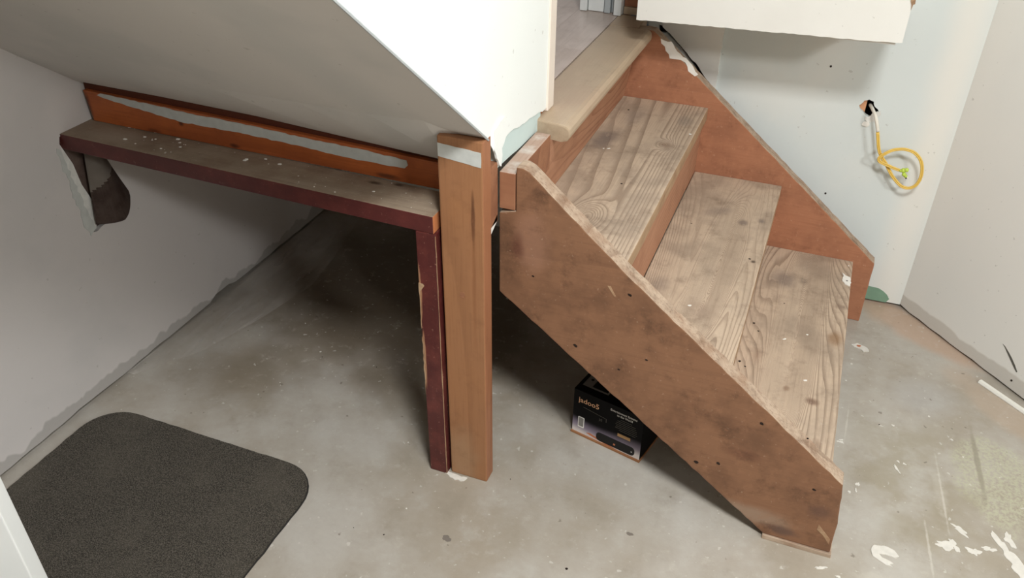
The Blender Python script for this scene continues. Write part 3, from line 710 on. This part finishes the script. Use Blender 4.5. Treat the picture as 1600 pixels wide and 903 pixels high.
# film: long crumpled strip along the foot of the left wall
L_ = [(-1.578, 1.235), (-1.578, 1.38), (-1.575, 1.6), (-1.572, 1.81), (-1.576, 2.0), (-1.576, 2.20)]
R_ = [(-1.565, 1.245), (-1.462, 1.400), (-1.400, 1.600), (-1.360, 1.80), (-1.385, 1.97), (-1.44, 2.22)]
def interp(P, t):
    t *= len(P)-1; i = min(int(t), len(P)-2); f = t-i
    return (P[i][0]+(P[i+1][0]-P[i][0])*f, P[i][1]+(P[i+1][1]-P[i][1])*f)
bm = bmesh.new(); g = []
for i in range(70):
    t = i/69; a = interp(L_, t); b_ = interp(R_, t); row = []
    for j in range(16):
        s = j/15
        x = a[0]+(b_[0]-a[0])*s; y = a[1]+(b_[1]-a[1])*s
        h = .0015 + .008*abs(noise.noise(Vector((x*9+y*3, y*2.2, 1)))) + .003*abs(noise.noise(Vector((x*40, y*10, 5)))) + .010*(1-s)**3
        row.append(bm.verts.new((x, y, h*(.3+.7*math.sin(math.pi*min(1, max(.12, s)))) + .0005)))
    g.append(row)
for i in range(69):
    for j in range(15): bm.faces.new((g[i][j], g[i+1][j], g[i+1][j+1], g[i][j+1]))
o = link('plastic_film', bm, M['film'], None, smooth=True, origin=(-1.49, 1.7, 0))
tag(o, 'crumpled clear plastic film lying along the foot of the left wall', 'plastic sheet')
e = Vector((.739, -.674, 0)).normalized(); q = Vector((.549, 2.068, 0)); pz = [q + e*.0, q + e*1.0]
sb = prism([(-.007, .0), (.007, .0), (.0075, .003), (.0045, .0085), (-.0045, .0085), (-.0075, .003)], 'x', 0, .92, .0008)
for v in sb.verts:
    u, w, z = v.co; v.co = q + e*u + Vector((.674, .739, 0)).normalized()*w + Vector((0, 0, z))
bmesh.ops.recalc_face_normals(sb, faces=sb.faces)
o = link('plastic_strip', sb, M['stick_white'], None, origin=(.549, 2.068, 0))
tag(o, 'narrow white plastic strip lying on the floor along the right-hand wall', 'strip')

M['speck_grey'] = plain('grey_grime_spot', (118, 110, 102), .8, var=.05, bump=0)
M['floor_plaster'] = plain('trodden_floor_plaster', (208, 204, 196), .85, var=.08, nsc=70, bump=.5)
def splat(poly, h=.0018, mat='floor_plaster', name='plaster_splat'):
    return link(name, prism(poly, 'z', -.0002, h), M[mat], floor)
ring_ = [(.296, 1.372), (.302, 1.389), (.322, 1.394), (.342, 1.389), (.352, 1.375), (.343, 1.369), (.325, 1.371), (.312, 1.368), (.318, 1.360), (.334, 1.356), (.341, 1.352), (.333, 1.347), (.340, 1.342), (.326, 1.343), (.312, 1.350), (.300, 1.357)]
splat(wob(ring_, .006, .0014, 2))
splat(wob([(.219, 2.112), (.228, 2.104), (.243, 2.100), (.254, 2.088), (.268, 2.096), (.262, 2.112), (.247, 2.118), (.236, 2.125)], .008, .002, 2))
splat(blobpoly(.240, 2.112, .006, .005, n=10, seed=2), .0022, 'sw_orange', 'paint_chip')
for i, (x, y, rx, ry, ro) in enumerate(((.476, 1.502, .020, .006, -.6), (.445, 1.446, .022, .010, .2), (.462, 1.452, .014, .008, -1), (.500, 1.450, .012, .010, 0), (.531, 1.469, .013, .006, .3),
        (.570, 1.470, .012, .045, .45), (.590, 1.43, .012, .035, .3), (.574, 1.512, .008, .020, .1), (.216, 1.690, .006, .004, 0), (.217, 1.698, .004, .003, 0), (.345, 1.645, .003, .012, .6), (.362, 1.669, .003, .003, 0),
        (.348, 1.672, .003, .003, 0), (.261, 1.559, .004, .006, 0), (.244, 1.527, .004, .003, 0), (.258, 1.538, .002, .006, .2), (.215, 1.94, .002, .002, 0), (.225, 2.02, .003, .003, 0),
        (.20, 1.285, .012, .003, .3), (.235, 1.275, .006, .002, .1), (.335, 1.80, .003, .003, 0), (.42, 1.87, .003, .002, 0), (.47, 1.80, .004, .002, 0))):
    splat(blobpoly(x, y, rx, ry, ro, 30, .55, i+5), .0008+i*.00004)
splat(blobpoly(-.556, 1.065, .010, .008, n=18, rag=.3, seed=9), .0004, 'speck_grey', 'speck')
splat(blobpoly(-.193, 1.223, .007, .005, n=14, rag=.3, seed=4), .0004, 'speck_grey', 'speck')
splat(wob([(-.637, 1.243), (-.629, 1.241), (-.60, 1.238), (-.585, 1.240), (-.59, 1.228), (-.61, 1.224), (-.63, 1.232), (-.640, 1.236)], .006, .002, 5), .002)
for i in range(46):
    x = RND.uniform(-1.35, .7); y = RND.uniform(.85, 2.0)
    if -.7 < x < .25 and y > 1.4: continue
    s = .0008 + RND.random()**3*.002
    splat(blobpoly(x, y, s*1.3, s, RND.random()*3, 7, .3, i), .0008, RND.choice(['floor_plaster', 'floor_plaster', 'nail']), 'speck')

# ---------------------------------------------------------------- black product box under the stairs
BX = empty('cardboard_box', (-.409, 1.481, 0), 'small black printed product box on the floor behind the near side board', 'box', rz=math.radians(-13.06))
Wd, Dp, Ht = .186, .135, .140
def bl_(name, bm, m_, parent=BX, **k): return link(name, bm, m_, parent, local=True, **k)
bl_('carton', box((0, 0, .006), (Wd, Dp, Ht), .0012), [M['card_black'], M['card_front']], pick=lambda f: 1 if f.normal.y < -.8 else 0)
bl_('tray', box((-.002, -.003, 0), (Wd+.002, Dp+.002, .0065), .001), M['card_brown'])
def text(body, size, x, z, m_, par=BX, sx=1, slant=0, bold=0):
    cu = bpy.data.curves.new('t', 'FONT'); cu.body = body; cu.size = size; cu.offset = bold; cu.shear = slant
    cu.resolution_u = 2
    to = bpy.data.objects.new('t', cu); COL.objects.link(to)
    me = bpy.data.meshes.new_from_object(to); COL.objects.unlink(to); bpy.data.objects.remove(to)
    bm = bmesh.new(); bm.from_mesh(me); bpy.data.meshes.remove(me)
    for v in bm.verts: v.co = Vector((x + v.co.x*sx, -.0006, z + v.co.y))
    return bl_('lettering', bm, m_, par)
text('jadoo5', .021, .014, .106, M['print_orange'], sx=.98, bold=.0002)
text('Entertainment Systems', .0088, .100, .121, M['print_white'], sx=.86, bold=.00012)
text('to the World', .0088, .118, .1115, M['print_white'], sx=.86, bold=.00012)
def fr(pts, m_, name='print', d=-.0007, h=None):
    return bl_(name, prism(pts, 'y', d, .0), m_)
def rr2(x0, z0, x1, z1, r): return rrect(x0, z0, x1, z1, r, 4)
for i, (a, w) in enumerate(((.128, .03), (.120, .048), (.118, .052), (.116, .056), (.118, .054), (.116, .058), (.126, .044))):
    fr([(a, .1035-i*.0055), (a+w, .1035-i*.0055), (a+w, .1047-i*.0055), (a, .1047-i*.0055)], M['print_dim'], 'text_line')
fr([(.124, .052), (.158, .052), (.158, .061), (.124, .061)], M['print_tan'])
fr(rr2(.016, .026, .033, .059, .002), M['print_white'], 'remote_picture')
fr(rr2(.018, .030, .031, .057, .001), M['print_grey'], 'remote_picture', d=-.0010)
fr(rr2(.068, .010, .172, .036, .010), M['print_black'], 'player_picture')
fr([(.163, .020), (.166, .020), (.166, .023), (.163, .023)], M['print_white'], 'print', d=-.0011)
fr([(.115, .018), (.120, .017), (.121, .022), (.116, .023)], M['sw_orange'], 'print', d=-.0011)
fr([(.028, .094), (.092, .088), (.092, .0868), (.028, .0928)], M['print_dim'])
fr([(.0905, .088), (.092, .088), (.092, .076), (.0905, .077)], M['print_dim'])
text('jd', .012, .072, .074, M['print_dim'])
fr([(.04, .016), (.06, .012), (.10, .0065), (.13, .0065), (.10, .010), (.07, .0165), (.05, .020)], M['sw_orange'], 'swoosh', d=-.0004)
def topl(pts, m_, name, h):
    return bl_(name, prism(pts, 'z', Ht-.0002, Ht+h), m_)
topl([(.010, .022), (.080, .022), (.080, .088), (.010, .088)], M['print_grey'], 'sticker', .0005)
topl([(.034, .027), (.076, .027), (.076, .084), (.034, .084)], M['print_black'], 'print', .0008)
topl(blobpoly(.022, .050, .004, .004, n=12, rag=0), M['print_black'], 'print', .0008)
